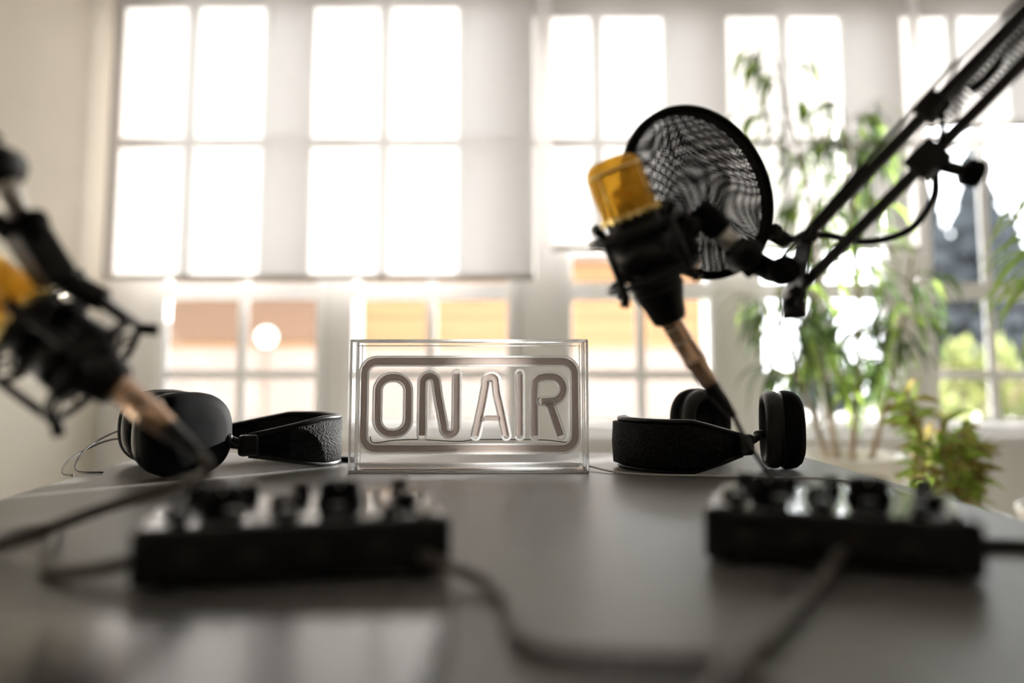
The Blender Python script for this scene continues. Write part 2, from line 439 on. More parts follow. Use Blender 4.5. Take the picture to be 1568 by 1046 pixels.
for (x, y) in [(-0.36, -0.05), (0.38, -0.05), (0.38, 1.19), (-0.49, 1.19)]:
    b.box((x, y, 0.361), (0.05, 0.05, 0.722), M['satin'], bevel=0.004)
b.build('conference_table', (0, 0.55, 0))

# ------------------------------------------------------------------ ON AIR sign
def arc(cx, cz, r, a0, a1, n=10, rz=None):
    rz = rz or r
    return [(cx+r*math.cos(math.radians(a0+(a1-a0)*i/n)), cz+rz*math.sin(math.radians(a0+(a1-a0)*i/n))) for i in range(n+1)]
SX = -0.0537; SYF = 1.0; k = 1/1245.0
b = B(); SW = 0.295; SH = 0.163; SD = 0.046
z0 = T+0.0005
def panel(c, s_, m): b.box((SX+c[0], SYF+c[1], z0+c[2]), s_, m)
t = 0.0028
panel((0, t/2, SH/2), (SW-0.001, t, SH-0.001), M['acry'])
panel((0, SD-t/2, SH/2), (SW-0.001, t, SH-0.001), M['acry'])
panel((0, SD/2, t/2), (SW-0.002, SD-2*t, t), M['acry']); panel((0, SD/2, SH-t/2), (SW-0.002, SD-2*t, t), M['acry'])
for s_ in (-1, 1): panel((s_*(SW/2-t/2), SD/2, SH/2), (t, SD-2*t, SH-2*t), M['acry'])
e = 0.0015
for y in (0, SD):
    for z in (0.0012, SH): b.tube([(SX-SW/2, SYF+y, z0+z), (SX+SW/2, SYF+y, z0+z)], e, M['edge'], 6, raw=True)
    for s_ in (-1, 1): b.tube([(SX+s_*SW/2, SYF+y, z0), (SX+s_*SW/2, SYF+y, z0+SH)], e, M['edge'], 6, raw=True)
for s_ in (-1, 1):
    for z in (0.0012, SH): b.tube([(SX+s_*SW/2, SYF, z0+z), (SX+s_*SW/2, SYF+SD, z0+z)], e, M['edge'], 6, raw=True)
    for y in (0.004, SD-0.004): b.tube([(SX+s_*(SW/2-0.006), SYF+y, z0+0.003), (SX+s_*(SW/2-0.006), SYF+y, z0+SH-0.003)], 0.0006, M['edge'], 6, raw=True)
b.tube([(SX-SW/2+.004, SYF+0.02, z0+SH-0.006), (SX+SW/2-.004, SYF+0.02, z0+SH-0.006)], 0.0007, M['edge'], 6, raw=True)
b.tube([(SX-SW/2+.004, SYF+0.02, z0+0.008), (SX+SW/2-.004, SYF+0.02, z0+0.008)], 0.0014, M['edge'], 6, raw=True)
b.box((SX, SYF+0.026, z0+0.0065), (SW-0.02, 0.03, 0.003), M['edge'])
def ribbon(pts, w, closed=False, ymid=0.014, th=0.006, edge=True):
    n = len(pts); L = []; R = []; L2 = []; R2 = []; eo = 0.0013
    for i in range(n):
        if closed: d = Vector(pts[(i+1) % n])-Vector(pts[i-1])
        else: d = Vector(pts[min(n-1, i+1)])-Vector(pts[max(0, i-1)])
        d.normalize(); nr = Vector((-d[1], d[0])); p = Vector(pts[i])
        L.append(p+nr*w/2); R.append(p-nr*w/2); L2.append(p+nr*(w/2+eo)); R2.append(p-nr*(w/2+eo))
    vs = []
    prof = [(1, 0.0), (0.9, -0.45), (0.5, -0.85), (-0.5, -0.85), (-0.9, -0.45), (-1, 0.0)]
    for i in range(n):
        c = (L[i]+R[i])/2; h = (L[i]-R[i])/2
        for (q, yy) in prof:
            p = c+h*q; vs.append((SX+p[0], SYF+ymid+yy*th*0.5, z0+p[1]))
    fs = []; m = n if closed else n-1; K = len(prof)
    for i in range(m):
        j = (i+1) % n
        for q in range(K-1): fs.append([i*K+q, i*K+(q+1) % K, j*K+(q+1) % K, j*K+q])
    b.add(vs, fs, M['tube'], True)
    if edge:
        er = 0.0013
        if closed:
            for Q in (L2, R2): b.tube([(SX+q[0], SYF+ymid-0.003, z0+q[1]) for q in Q], er, M['edge'], 6, closed=True, raw=True)
        else:
            d0 = (Vector(pts[0])-Vector(pts[1])).normalized(); d1 = (Vector(pts[-1])-Vector(pts[-2])).normalized()
            def cap(p, d, w2):
                nr = Vector((-d[1], d[0])); return [Vector(p)+nr*math.cos(a)*w2*-1+d*math.sin(a)*w2 for a in [math.pi*i/6 for i in range(1, 6)]]
            w2 = w/2+eo
            loop = L2+[q for q in cap(pts[-1], d1, w2)][::-1]+R2[::-1]+[q for q in cap(pts[0], d0, w2)][::-1]
            b.tube([(SX+q[0], SYF+ymid-0.003, z0+q[1]) for q in loop], er, M['edge'], 6, closed=True, raw=True)
def PT(l): return [((u-717)*k, (725-v)*k) for u, v in l]
def rr(u0, u1, v0, v1, r):
    o = []
    for (cx, cv, a0) in [(u1-r, v0+r, -90), (u1-r, v1-r, 0), (u0+r, v1-r, 90), (u0+r, v0+r, 180)]:
        o += arc(cx, cv, r, a0, a0+90, 8)
    return o
W = 0.0080
ribbon(PT(rr(551, 883, 554, 690, 20)), 0.0086, True)
ribbon(PT(rr(573, 621, 579, 667, 22)), W, True)
# N : left leg, arch, diagonal, bottom bend, right leg
ribbon(PT([(643, 670), (643, 640), (643, 610), (643, 592)]+arc(654, 588, 11, 180, 345, 10)+[(668, 610), (673, 635), (677, 655)]+arc(687, 658, 10, 165, 5, 8)+[(697, 640), (697, 610), (697, 574)]), W)
ribbon(PT([(727, 670), (732, 648), (738, 620), (743, 592)]+arc(751, 587, 8.5, 200, 340, 8)+[(761, 605), (767, 630), (775, 670)]), W)
ribbon(PT([(736, 643), (750, 643), (766, 643)]), W*0.8, edge=False, ymid=0.015)
ribbon(PT([(796, 574), (796, 620), (796, 670)]), W)
ribbon(PT([(819, 670), (819, 640), (819, 600), (820, 586)]+[(827, 580), (838, 578)]+arc(846, 597, 19, -80, 80, 12)+[(838, 617), (830, 617)]), W)
ribbon(PT([(843, 620), (850, 640), (860, 670)]), W)
b.tube([(SX+(u-717)*k, SYF+0.022, z0+(725-v)*k) for u, v in [(560, 672), (566, 682), (600, 678), (640, 677), (700, 680), (728, 677), (800, 677), (840, 678), (870, 681), (876, 672)]], 0.0006, M['cableb'], 6, 4)
b.box((SX, SYF+0.026, z0+(725-622)*k), (0.262, 0.0025, 0.105), M['acry'])
for u in (576, 870): b.cyl((SX+(u-717)*k, SYF+0.0275, z0+0.026), (SX+(u-717)*k, SYF+SD-0.003, z0+0.026), 0.003, M['acry'])
b.cyl((SX, SYF+0.0275, z0+0.031), (SX, SYF+SD-0.003, z0+0.031), 0.003, M['acry'])
b.build('on_air_sign')
b = B(); b.tube([(0.096, 1.035, T+0.005), (0.14, 0.985, T+0.0015), (0.24, 0.96, T+0.0015), (0.36, 0.94, T+0.0015), (0.40, 0.86, T+0.0015), (0.405, 0.80, T+0.0015)], 0.0012, M['cablew'], 8)
b.build('sign_power_cord')

# ------------------------------------------------------------------ headphones
def headphones(mid, D, sgn, half, L, swA, swB, w=0.094):
    b = B(); D = Vector((D[0], D[1], 0)).normalized(); A = Vector((-D.y, D.x, 0))*sgn; Z = Vector((0, 0, 1))
    mid = Vector((mid[0], mid[1], T))
    def P(al, ac, z): return mid+D*al+A*ac+Z*z
    n = 48; x0 = 0.075; strip = []
    for i in range(n+1):
        t = math.pi*i/n
        ac = math.copysign(abs(math.cos(t))**0.62, math.cos(t))*(half-0.004)
        al = x0+(L-x0)*abs(math.sin(t))**0.75
        taper = min(1, abs(math.sin(t))*1.6+0.0); hh = 0.012+0.018*min(1, taper**0.8)
        strip.append((al, ac, hh, 0.0335))
    vs = []; fs = []; inn = []
    top = []; bot = []
    for i, (al, ac, hh, zc) in enumerate(strip):
        a = strip[max(0, i-1)]; c = strip[min(n, i+1)]
        d = (D*(c[0]-a[0])+A*(c[1]-a[1])).normalized(); nr = d.cross(Z)
        p = P(al, ac, zc)
        vs += [p-Z*hh+nr*0.002, p+Z*hh+nr*0.002, p+Z*hh-nr*0.002, p-Z*hh-nr*0.002]
        hp = hh*0.86
        inn += [p-Z*hp-nr*0.009, p-nr*0.0105, p+Z*hp-nr*0.009, p+Z*hp+nr*0.0035, p-Z*hp+nr*0.0035]
        top.append(p+Z*(hh-0.0)); bot.append(p-Z*(hh-0.0))
    for i in range(n):
        for q in range(4): fs.append([i*4+q, i*4+(q+1) % 4, i*4+4+(q+1) % 4, i*4+4+q])
    b.add(vs, fs, M['blackm'], True)
    fs = []
    for i in range(4, n-4):
        for q in range(5): fs.append([i*5+q, i*5+(q+1) % 5, i*5+5+(q+1) % 5, i*5+5+q])
    b.add(inn, fs, M['knit'], True)
    b.tube(top, 0.0034, M['black'], 8, raw=True); b.tube(bot, 0.0034, M['black'], 8, raw=True)
    for s_, sw in ((1, swA), (-1, swB)):
        e0 = P(x0+0.006, s_*(half-0.004), 0.0325)
        b.tube([e0, P(0.062, s_*half, 0.038), P(0.046, s_*half, 0.045)], 0.0048, M['satin'], 12)
        b.box(P(x0-0.002, s_*half, 0.034), (0.024, 0.012, 0.026), M['black'], math.atan2(D.y, D.x), 0.004)
        c = P(0.0, s_*half, 0.0505)
        nrm = (Matrix.Rotation(sw, 3, 'Z') @ (A*s_))
        h = 0.1
        b.sprof(c, nrm, w, h, [(0.001, 0.0225), (0.4, 0.0222), (0.7, 0.0205), (0.86, 0.017), (0.95, 0.0115), (0.99, 0.005), (1.0, -0.002), (0.97, -0.006)], M['blackm'])
        b.sprof(c, nrm, w, h, [(0.97, -0.006), (0.93, -0.0075), (0.93, -0.0085)], M['satin'])
        b.sprof(c, nrm, w, h, [(0.93, -0.0085), (0.975, -0.012), (0.985, -0.018), (0.955, -0.024), (0.88, -0.028), (0.78, -0.0275), (0.69, -0.024), (0.64, -0.018), (0.63, -0.012), (0.6, -0.0105)], M['leather'])
        b.sprof(c, nrm, w, h, [(0.62, -0.0105), (0.3, -0.011), (0.001, -0.0115)], M['knit'])
        b.cyl(P(0.052, s_*half, 0.044), P(0.040, s_*half, 0.0455), 0.0065, M['satin'])
    b.build('headphones')
headphones((-0.434, 1.033), (0.848, 0.53), -1, 0.088, 0.212, 0.30, 0.1, 0.112)
headphones((0.312, 1.11), (-0.85, -0.5), 1, 0.08, 0.178, 0.85, 0.1)
b = B(); b.tube([(-0.50, 1.15, T+0.02), (-0.56, 1.14, T+0.03), (-0.585, 1.08, T+0.012), (-0.55, 0.99, T+0.002), (-0.52, 0.96, T+0.002)], 0.0012, M['cableb'], 8)
b.tube([(-0.50, 1.155, T+0.03), (-0.55, 1.16, T+0.044), (-0.575, 1.10, T+0.024), (-0.55, 1.02, T+0.002), (-0.50, 0.99, T+0.002)], 0.0012, M['cableb'], 8)
b.tube([(-0.25, 1.16, T+0.0035), (-0.235, 1.13, T+0.0035), (-0.215, 1.12, T+0.0035)], 0.0035, M['cableb'], 10)
b.build('audio_cord')

# ------------------------------------------------------------------ microphones
def microphone(name, top, bot, conn_end, boot_end, ringup):
    top = Vector(top); bot = Vector(bot); a = (top-bot).normalized(); Lm = (top-bot).length
    b = B(); A = axis_mat(a)
    hl = 0.056; hb = Lm-hl          # head length / base height
    b.lathe([(0.0252, hb), (0.0262, hb+0.004), (0.0262, hb+hl-0.014), (0.0245, hb+hl-0.006), (0.0195, hb+hl-0.001), (0.012, hb+hl+0.001), (0.0005, hb+hl+0.002)], bot, a, M['gold'])
    b.torus(bot+a*(hb+hl-0.011), a, 0.0258, 0.0015, M['goldrim']); b.torus(bot+a*(hb+0.002), a, 0.0262, 0.0024, M['goldrim'])
    for s_ in (0, 1, 2, 3):
        an = s_*math.pi/2+0.4; q = A @ Vector((math.cos(an), math.sin(an), 0))
        b.tube([bot+a*hb+q*0.0262, bot+a*(hb+hl-0.012)+q*0.0262], 0.0011, M['goldrim'], 6, raw=True)
    for j in range(20):
        an = 2*math.pi*j/20; q = A @ Vector((math.cos(an), math.sin(an), 0))
        b.box(bot+a*(hb+0.002)+q*0.027, (0.004, 0.004, 0.007), M['goldrim'], axis_mat(a, q), 0.0006)
    b.lathe([(0.0, hb+0.005), (0.010, hb+0.005), (0.010, hb+0.026), (0.0, hb+0.03)], bot, a, M['goldrim'])
    b.lathe([(0.0, 0.0), (0.0145, 0.0), (0.0165, 0.004), (0.019, 0.016), (0.0225, 0.026), (0.0238, 0.032), (0.0238, hb*0.62), (0.0252, hb*0.66), (0.0252, hb)], bot, a, M['black'])
    for h in (0.032, 0.038, hb*0.62): b.torus(bot+a*h, a, 0.0240, 0.001, M['satin'])
    h1 = hb-0.012; h2 = hb-0.058
    b.lathe([(0.0262, h2+0.006), (0.0290, h2+0.006), (0.0290, h1-0.006), (0.0262, h1-0.006), (0.0262, h2+0.006)], bot, a, M['satin'])
    R1 = 0.043
    b.torus(bot+a*h1, a, R1, 0.0030, M['satin']); b.torus(bot+a*h2, a, R1, 0.0030, M['satin'])
    b.torus(bot+a*(h1-0.004), a, 0.0305, 0.0018, M['black']); b.torus(bot+a*(h2+0.004), a, 0.0305, 0.0018, M['black'])
    for j in range(4):
        an = j*math.pi/2+0.25; q = A @ Vector((math.cos(an), math.sin(an), 0))
        b.cyl(bot+a*(h2-0.006)+q*R1, bot+a*(h1+0.006)+q*R1, 0.0034, M['satin'], 12)
        b.cyl(bot+a*(h1+0.005)+q*R1, bot+a*(h1+0.014)+q*(R1+0.006), 0.0045, M['black'], 12)
        b.cyl(bot+a*(h2-0.014)+q*(R1+0.006), bot+a*(h2-0.005)+q*R1, 0.0045, M['black'], 12)
    for (hh, ho) in ((h1, -0.008), (h2, 0.008)):
        pts = []
        for j in range(16):
            an = 2*math.pi*j/16; q = A @ Vector((math.cos(an), math.sin(an), 0))
            pts.append(bot+a*(hh+(ho if j % 2 else 0))+q*(0.030 if j % 2 else R1+0.002))
        b.tube(pts, 0.0014, M['rubber'], 6, 4, closed=True)
    q = (Vector(ringup)-(bot+a*(h1+h2)/2)); q = (q-a*q.dot(a)).normalized()
    hub = bot+a*(h1+h2)/2+q*(R1+0.004)
    b.beam(bot+a*h2+q*(R1+0.002), bot+a*h1+q*(R1+0.002), 0.014, 0.008, M['black'], 0.002)
    b.cyl(hub-q*0.001, Vector(ringup), 0.009, M['black'])
    ce = Vector(conn_end); be = Vector(boot_end); d = (ce-bot).normalized()
    Lc = (ce-bot).length
    b.lathe([(0.0, -0.006), (0.0108, -0.006), (0.0108, 0.0), (0.0098, 0.002), (0.0098, Lc*0.55), (0.0106, Lc*0.57), (0.0106, Lc*0.66), (0.0092, Lc*0.7), (0.0085, Lc*0.98), (0.0, Lc)], bot, d, M['copper'], 32)
    for h in (0.1, 0.3, 0.6): b.torus(bot+d*Lc*h, d, 0.0103, 0.0006, M['steel'])
    b.tube([ce-d*0.002, ce+(be-ce)*0.5, be], lambda t: 0.0082*(1-t)+0.0042*t, M['black'], 16)
    b.build(name)
microphone('condenser_microphone', (0.0890, 0.715, T+0.318), (0.1476, 0.74, T+0.171), (0.184, 0.745, T+0.112), (0.205, 0.745, T+0.083), (0.179, 0.735, T+0.272))
microphone('condenser_microphone', (-0.395, 0.57, T+0.1930), (-0.287, 0.585, T+0.1130), (-0.2473, 0.58, T+0.0832), (-0.222, 0.57, T+0.0676), (-0.322, 0.57, T+0.19))

# ------------------------------------------------------------------ boom arms
b = B()
K1 = Vector((0.179, 0.735, T+0.272)); K2 = Vector((0.2155, 0.735, T+0.232)); K3 = Vector((0.247, 0.74, T+0.216))
d12 = (K2-K1)
b.cyl(K1-d12*0.15+Vector((0, 0, .0)), K1+d12*0.45, 0.0125, M['blackm']); b.cyl(K1+d12*0.45, K1+d12*0.8, 0.0085, M['steel']); b.cyl(K1+d12*0.75, K2+d12*0.35, 0.0115, M['blackm'])
b.cyl(K2-Vector((0, 0.016, 0)), K2+Vector((0, 0.016, 0)), 0.014, M['black'])
b.cyl(K2+Vector((-0.004, -0.03, -0.006)), K2+Vector((-0.004, -0.016, -0.006)), 0.008, M['blackm'])
b.beam(K2, K3, 0.016, 0.020, M['black'], 0.003)
lo0 = Vector((0.263, 0.74, T+0.1956)); lo1 = Vector((0.410, 0.62, T+0.370)); up0 = Vector((0.276, 0.74, T+0.250)); up1 = Vector((0.413, 0.62, T+0.4127))
LE = lo0+(lo1-lo0)*1.3; UE = up0+(up1-up0)*1.3
b.beam(lo0, LE, 0.0098, 0.0098, M['satin'], 0.0015); b.beam(up0, UE, 0.0098, 0.0098, M['satin'], 0.0015)
for y in (-0.009, 0.009):
    o = Vector((0, y, 0))
    b.beam(lo0+o-(up0-lo0)*0.2, up0+o+(up0-lo0)*0.15, 0.024, 0.003, M['black'], 0.0008)
    b.beam(K3+o, (lo0+up0)/2+o*1.05, 0.03, 0.0032, M['black'], 0.0008)
    b.beam(LE+o-(UE-LE)*0.3, UE+o+(UE-LE)*0.3, 0.03, 0.004, M['black'], 0.0008)
for p in (lo0, up0, K3, LE, UE): b.cyl(p-Vector((0, 0.014, 0)), p+Vector((0, 0.014, 0)), 0.0075, M['satin'])
b.cyl(K3+Vector((0, -0.03, 0)), K3+Vector((0, -0.012, 0)), 0.0135, M['blackm']); b.cyl(lo0+Vector((0.0, 0.0, -0.022)), lo0+Vector((0, 0, -0.004)), 0.011, M['black'])
def coil(p, q, R, r, turns, mat):
    A = axis_mat(q-p); L = (q-p).length; n = turns*10
    b.tube([p+A @ Vector((math.cos(i*2*math.pi/10)*R, math.sin(i*2*math.pi/10)*R, L*i/n)) for i in range(n+1)], r, mat, 5, raw=True)
f0, f1 = 0.74, 1.22
coil(lo0+(lo1-lo0)*f0+Vector((-0.012, 0, 0.012)), lo0+(lo1-lo0)*f1+Vector((-0.012, 0, 0.012)), 0.0072, 0.0013, 28, M['satin'])
coil(up0+(up1-up0)*f0+Vector((0.012, 0, -0.012)), up0+(up1-up0)*f1+Vector((0.012, 0, -0.012)), 0.0072, 0.0013, 28, M['satin'])
c = lo0+(lo1-lo0)*0.62; c2 = up0+(up1-up0)*0.62
dl = (lo1-lo0).normalized()
b.beam(c-dl*0.014, c+dl*0.016, 0.022, 0.024, M['black'], 0.003); b.beam(c2-dl*0.012, c2+dl*0.012, 0.019, 0.02, M['black'], 0.003)
b.cyl(c+Vector((0.012, 0, -0.004)), c+Vector((0.036, -0.004, -0.012)), 0.006, M['black']); b.cyl(c+Vector((0.03, -0.004, -0.010)), c+Vector((0.042, -0.005, -0.014)), 0.012, M['blackm'])
b.tube([c2+Vector((0.0, -0.01, 0)), (c+c2)/2+Vector((0.004, -0.014, 0)), c+Vector((0.0, -0.012, 0))], 0.0025, M['rubber'], 8)
b.tube([K3+Vector((0.0, -0.01, 0.01)), up0+Vector((0, -0.008, 0.008)), c2+Vector((-0.006, -0.004, 0.010)), up0+(up1-up0)*0.85+Vector((-0.002, 0, 0.012)), UE+Vector((0, 0, 0.01))], 0.002, M['cableb'], 8)
EL = (LE+UE)/2
base = Vector((0.405, 0.03, T+0.055))
b.cyl(EL-Vector((0, 0.02, 0)), EL+Vector((0, 0.02, 0)), 0.016, M['black'])
for s_ in (-0.018, 0.018): b.beam(EL+Vector((0, 0, s_)), base+Vector((0, 0, s_+0.02)), 0.0098, 0.0098, M['satin'], 0.001)
b.cyl(base-Vector((0, 0, 0.055)), base+Vector((0, 0, 0.045)), 0.012, M['black'])
b.box((0.41, 0.03, T+0.007), (0.05, 0.05, 0.014), M['black'], bevel=0.002); b.box((0.442, 0.03, T-0.03), (0.012, 0.045, 0.088), M['black'], bevel=0.002)
b.box((0.42, 0.03, T-0.071), (0.05, 0.045, 0.01), M['black'], bevel=0.002); b.cyl((0.405, 0.03, T-0.11), (0.405, 0.03, T-0.03), 0.005, M['steel'])
b.build('microphone_boom_arm')

b = B()
Q1 = Vector((-0.344, 0.52, T+0.262)); Q2 = Vector((-0.3366, 0.54, T+0.2245)); Q3 = Vector((-0.324, 0.565, T+0.188))
b.cyl(Q1-Vector((0, 0.015, 0)), Q1+Vector((0, 0.015, 0)), 0.014, M['black']); b.cyl(Q1, Q1+(Q2-Q1)*0.9, 0.0085, M['steel'])
b.cyl(Q1+Vector((0.0, -0.03, 0.006)), Q1+Vector((0, -0.015, 0.006)), 0.010, M['blackm'])
b.beam(Q2, Q3, 0.024, 0.024, M['black'], 0.004); b.cyl(Q2-Vector((0.014, 0, 0)), Q2+Vector((0.014, 0, 0)), 0.011, M['blackm'])
E2 = Vector((-0.50, 0.36, T+0.42)); 
for o in (Vector((0.0, 0, -0.014)), Vector((0, 0, 0.014))):
    b.beam(Q1+o, E2+o, 0.0095, 0.0095, M['satin'], 0.001)
b.cyl(E2-Vector((0, 0.018, 0)), E2+Vector((0, 0.018, 0)), 0.022, M['black'])
base = Vector((-0.40, 0.03, T+0.055))
for s_ in (-0.014, 0.014): b.beam(E2+Vector((0, 0, s_)), base+Vector((0, 0, s_+0.015)), 0.0095, 0.0095, M['satin'], 0.001)
b.cyl(base-Vector((0, 0, 0.055)), base+Vector((0, 0, 0.04)), 0.012, M['black'])
b.box((-0.395, 0.03, T+0.007), (0.05, 0.05, 0.014), M['black'], bevel=0.002); b.box((-0.434, 0.03, T-0.03), (0.012, 0.045, 0.088), M['black'], bevel=0.002)
b.box((-0.41, 0.03, T-0.071), (0.055, 0.045, 0.01), M['black'], bevel=0.002); b.cyl((-0.395, 0.03, T-0.11), (-0.395, 0.03, T-0.03), 0.005, M['steel'])
b.build('microphone_boom_arm')

# ------------------------------------------------------------------ pop filter
b = B()
pc = Vector((0.192, 0.80, T+0.308)); pn = Vector((0.40, -0.9, 0.10)).normalized(); R = 0.0878
A = axis_mat(pn)
b.lathe([(R-0.0035, -0.006), (R+0.0035, -0.006), (R+0.0045, -0.003), (R+0.0045, 0.003), (R+0.0035, 0.006), (R-0.0035, 0.006), (R-0.0035, -0.006)], pc, pn, M['blackm'], 96)
netA = net_mat('pop_filter_net_front', 0.0027, 0.48, 0.15); netB = net_mat('pop_filter_net_rear', 0.0032, 0.48, 0.31)
def disc(off, bulge, mat):
    vs = [pc+A @ Vector((0, 0, off+bulge))]; fs = []; rings = 8; seg = 64
    for i in range(1, rings+1):
        q = i/rings
        for j in range(seg):
            an = 2*math.pi*j/seg; vs.append(pc+A @ Vector((math.cos(an)*q*(R-0.003), math.sin(an)*q*(R-0.003), off+bulge*(1-q*q))))
    for j in range(seg): fs.append([0, 1+j, 1+(j+1) % seg])
    for i in range(rings-1):
        for j in range(seg):
            l = (j+1) % seg; fs.append([1+i*seg+j, 1+i*seg+l, 1+(i+1)*seg+l, 1+(i+1)*seg+j])
    b.add(vs, fs, mat, True)
disc(0.0045, 0.004, netA); disc(-0.0045, -0.005, netB)
att = Vector((0.2754, 0.80, T+0.2796))
q = (att-pc); q = (q-pn*q.dot(pn)).normalized()
rim = pc+q*(R+0.002)
b.beam(rim, rim+q*0.012, 0.024, 0.014, M['black'], 0.003)
b.cyl(rim+q*0.008, rim+q*0.028, 0.0085, M['black'])
g0 = rim+q*0.026
b.tube([g0, (0.3105, 0.79, T+0.261), (0.347, 0.77, T+0.251), (0.3736, 0.74, T+0.2573), (0.3815, 0.71, T+0.280), (0.372, 0.685, T+0.300), (0.362, 0.672, T+0.305)], 0.0031, M['rubber'], 12, 12)
P = catmull([g0, (0.3105, 0.79, T+0.261), (0.347, 0.77, T+0.251), (0.3736, 0.74, T+0.2573), (0.3815, 0.71, T+0.280), (0.372, 0.685, T+0.300)], 12)
for i in range(1, len(P)-1): b.torus(P[i], P[i+1]-P[i-1], 0.0031, 0.0007, M['satin'], 12, 5)
b.build('pop_filter', pc, uvplane=(pc, A @ Vector((1, 0, 0)), A @ Vector((0, 1, 0))))

# ------------------------------------------------------------------ audio mixers
def mixer(c, ang, w, d, h):
    b = B(); R = Matrix.Rotation(ang, 3, 'Z'); c = Vector((c[0], c[1], T))
    def P(x, y, z): return c+R @ Vector((x, y, z))
    Z = Vector((0, 0, 1))
    b.box(P(0, 0, h/2+0.003), (w, d, h), M['black'], R, 0.003)
    b.box(P(0, 0.002, h+0.0035), (w*0.95, d*0.93, 0.001), M['gloss'], R)
    for sx in (-1, 1):
        for sy in (-1, 1): b.cyl(P(sx*w*0.4, sy*d*0.4, 0), P(sx*w*0.4, sy*d*0.4, 0.004), 0.006, M['rubber'])
    zt = h+0.004
    def knob(x, y, r, hh, m, cap):
        b.lathe([(0, 0), (r, 0), (r*1.0, hh*0.25), (r*0.9, hh*0.3), (r*0.86, hh*0.92), (r*0.78, hh), (0, hh)], P(x, y, zt), Z, m, 28)
        b.lathe([(0, hh+0.0006), (r*0.70, hh+0.0006), (r*0.70, hh-0.0005)], P(x, y, zt), Z, cap, 28)
        b.box(P(x, y-r*0.6, zt+hh*0.6), (0.0014, r*0.5, hh*0.85), M['white'], R)
    knob(-w*0.26, d*0.02, 0.0145, 0.013, M['blackm'], M['blackm']); knob(w*0.14, d*0.05, 0.0155, 0.014, M['blackm'], M['blackm'])
    knob(-w*0.05, -d*0.02, 0.0105, 0.008, M['blackm'], M['gloss']); knob(-w*0.40, -d*0.08, 0.009, 0.005, M['blackm'], M['gloss'])
    knob(w*0.37, -d*0.02, 0.010, 0.007, M['blackm'], M['gloss'])
    for i in range(5): knob(-w*0.38+i*w*0.19, d*0.36, 0.0066, 0.010, M['blackm'], M['gloss'])
    for i in range(5):
        x = -w*0.38+i*w*0.17
        b.box(P(x, -d*0.31, zt+0.0006), (0.003, d*0.22, 0.001), M['rubber'], R)
        b.box(P(x, -d*(0.26+0.04*(i % 3)), zt+0.003), (0.009, 0.012, 0.005), M['black'], R, 0.0012)
    for j in range(3): b.box(P(w*0.42, -d*0.40+j*d*0.10, zt+0.0015), (0.008, 0.008, 0.003), M['white'], R, 0.001)
    for i in range(4):
        p = P(-w*0.34+i*w*0.2, -d/2+0.001, h*0.5); n_ = R @ Vector((0, -1, 0))
        b.cyl(p, p+n_*0.003, 0.0065, M['satin']); b.cyl(p+n_*0.0025, p+n_*0.0036, 0.0035, M['rubber'])
    b.build('audio_mixer')
mixer((-0.139, 0.533), 0.24, 0.182, 0.115, 0.0325)
mixer((0.222, 0.562), -0.35, 0.162, 0.120, 0.0325)

# ------------------------------------------------------------------ tablet
b = B(); b.box((-0.185, 0.285, T+0.0045), (0.31, 0.215, 0.008), M['satin'], bevel=0.003)
b.box((-0.185, 0.285, T+0.0088), (0.302, 0.207, 0.0008), M['screen'])
b.build('tablet_computer')

# ------------------------------------------------------------------ cables
def cable(pts, r, m, name):
    b = B(); b.tube(pts, r, M[m], 12, 10); b.build(name)
zc = T+0.0045
cable([(-0.055, 0.497, T+0.014), (-0.035, 0.479, T+0.010), (-0.012, 0.462, zc), (-0.001, 0.42, zc), (0.003, 0.375, zc), (0.02, 0.352, zc), (0.055, 0.345, zc), (0.085, 0.34, zc), (0.10, 0.30, zc)], 0.0036, 'cable', 'audio_cable')
cable([(0.2040, 0.505, T+0.014), (0.190, 0.484, T+0.012), (0.165, 0.450, zc), (0.140, 0.41, zc), (0.110, 0.365, zc), (0.085, 0.33, zc), (0.06, 0.28, zc)], 0.0036, 'cable', 'audio_cable')
cable([(-0.2225, 0.570, T+0.0678), (-0.2155, 0.572, T+0.060), (-0.220, 0.578, T+0.051), (-0.240, 0.59, T+0.044), (-0.270, 0.59, T+0.034), (-0.300, 0.57, T+0.024), (-0.330, 0.55, T+0.012), (-0.360, 0.55, zc), (-0.37, 0.60, zc), (-0.3525, 0.63, zc), (-0.335, 0.60, zc), (-0.305, 0.539, zc), (-0.2776, 0.495, zc), (-0.245, 0.483, T+0.008), (-0.220, 0.489, T+0.014)], 0.0042, 'cable', 'microphone_cable')
cable([(0.205, 0.745, T+0.084), (0.218, 0.748, T+0.060), (0.245, 0.755, T+0.025), (0.29, 0.765, T+0.004), (0.335, 0.75, T+0.003), (0.345, 0.71, T+0.003), (0.305, 0.680, T+0.004), (0.27, 0.603, T+0.012)], 0.0022, 'cableb', 'microphone_cable')
cable([(0.310, 0.557, T+0.012), (0.330, 0.572, zc), (0.365, 0.56, zc), (0.395, 0.50, zc), (0.42, 0.40, zc)], 0.0042, 'cableb', 'audio_cable')

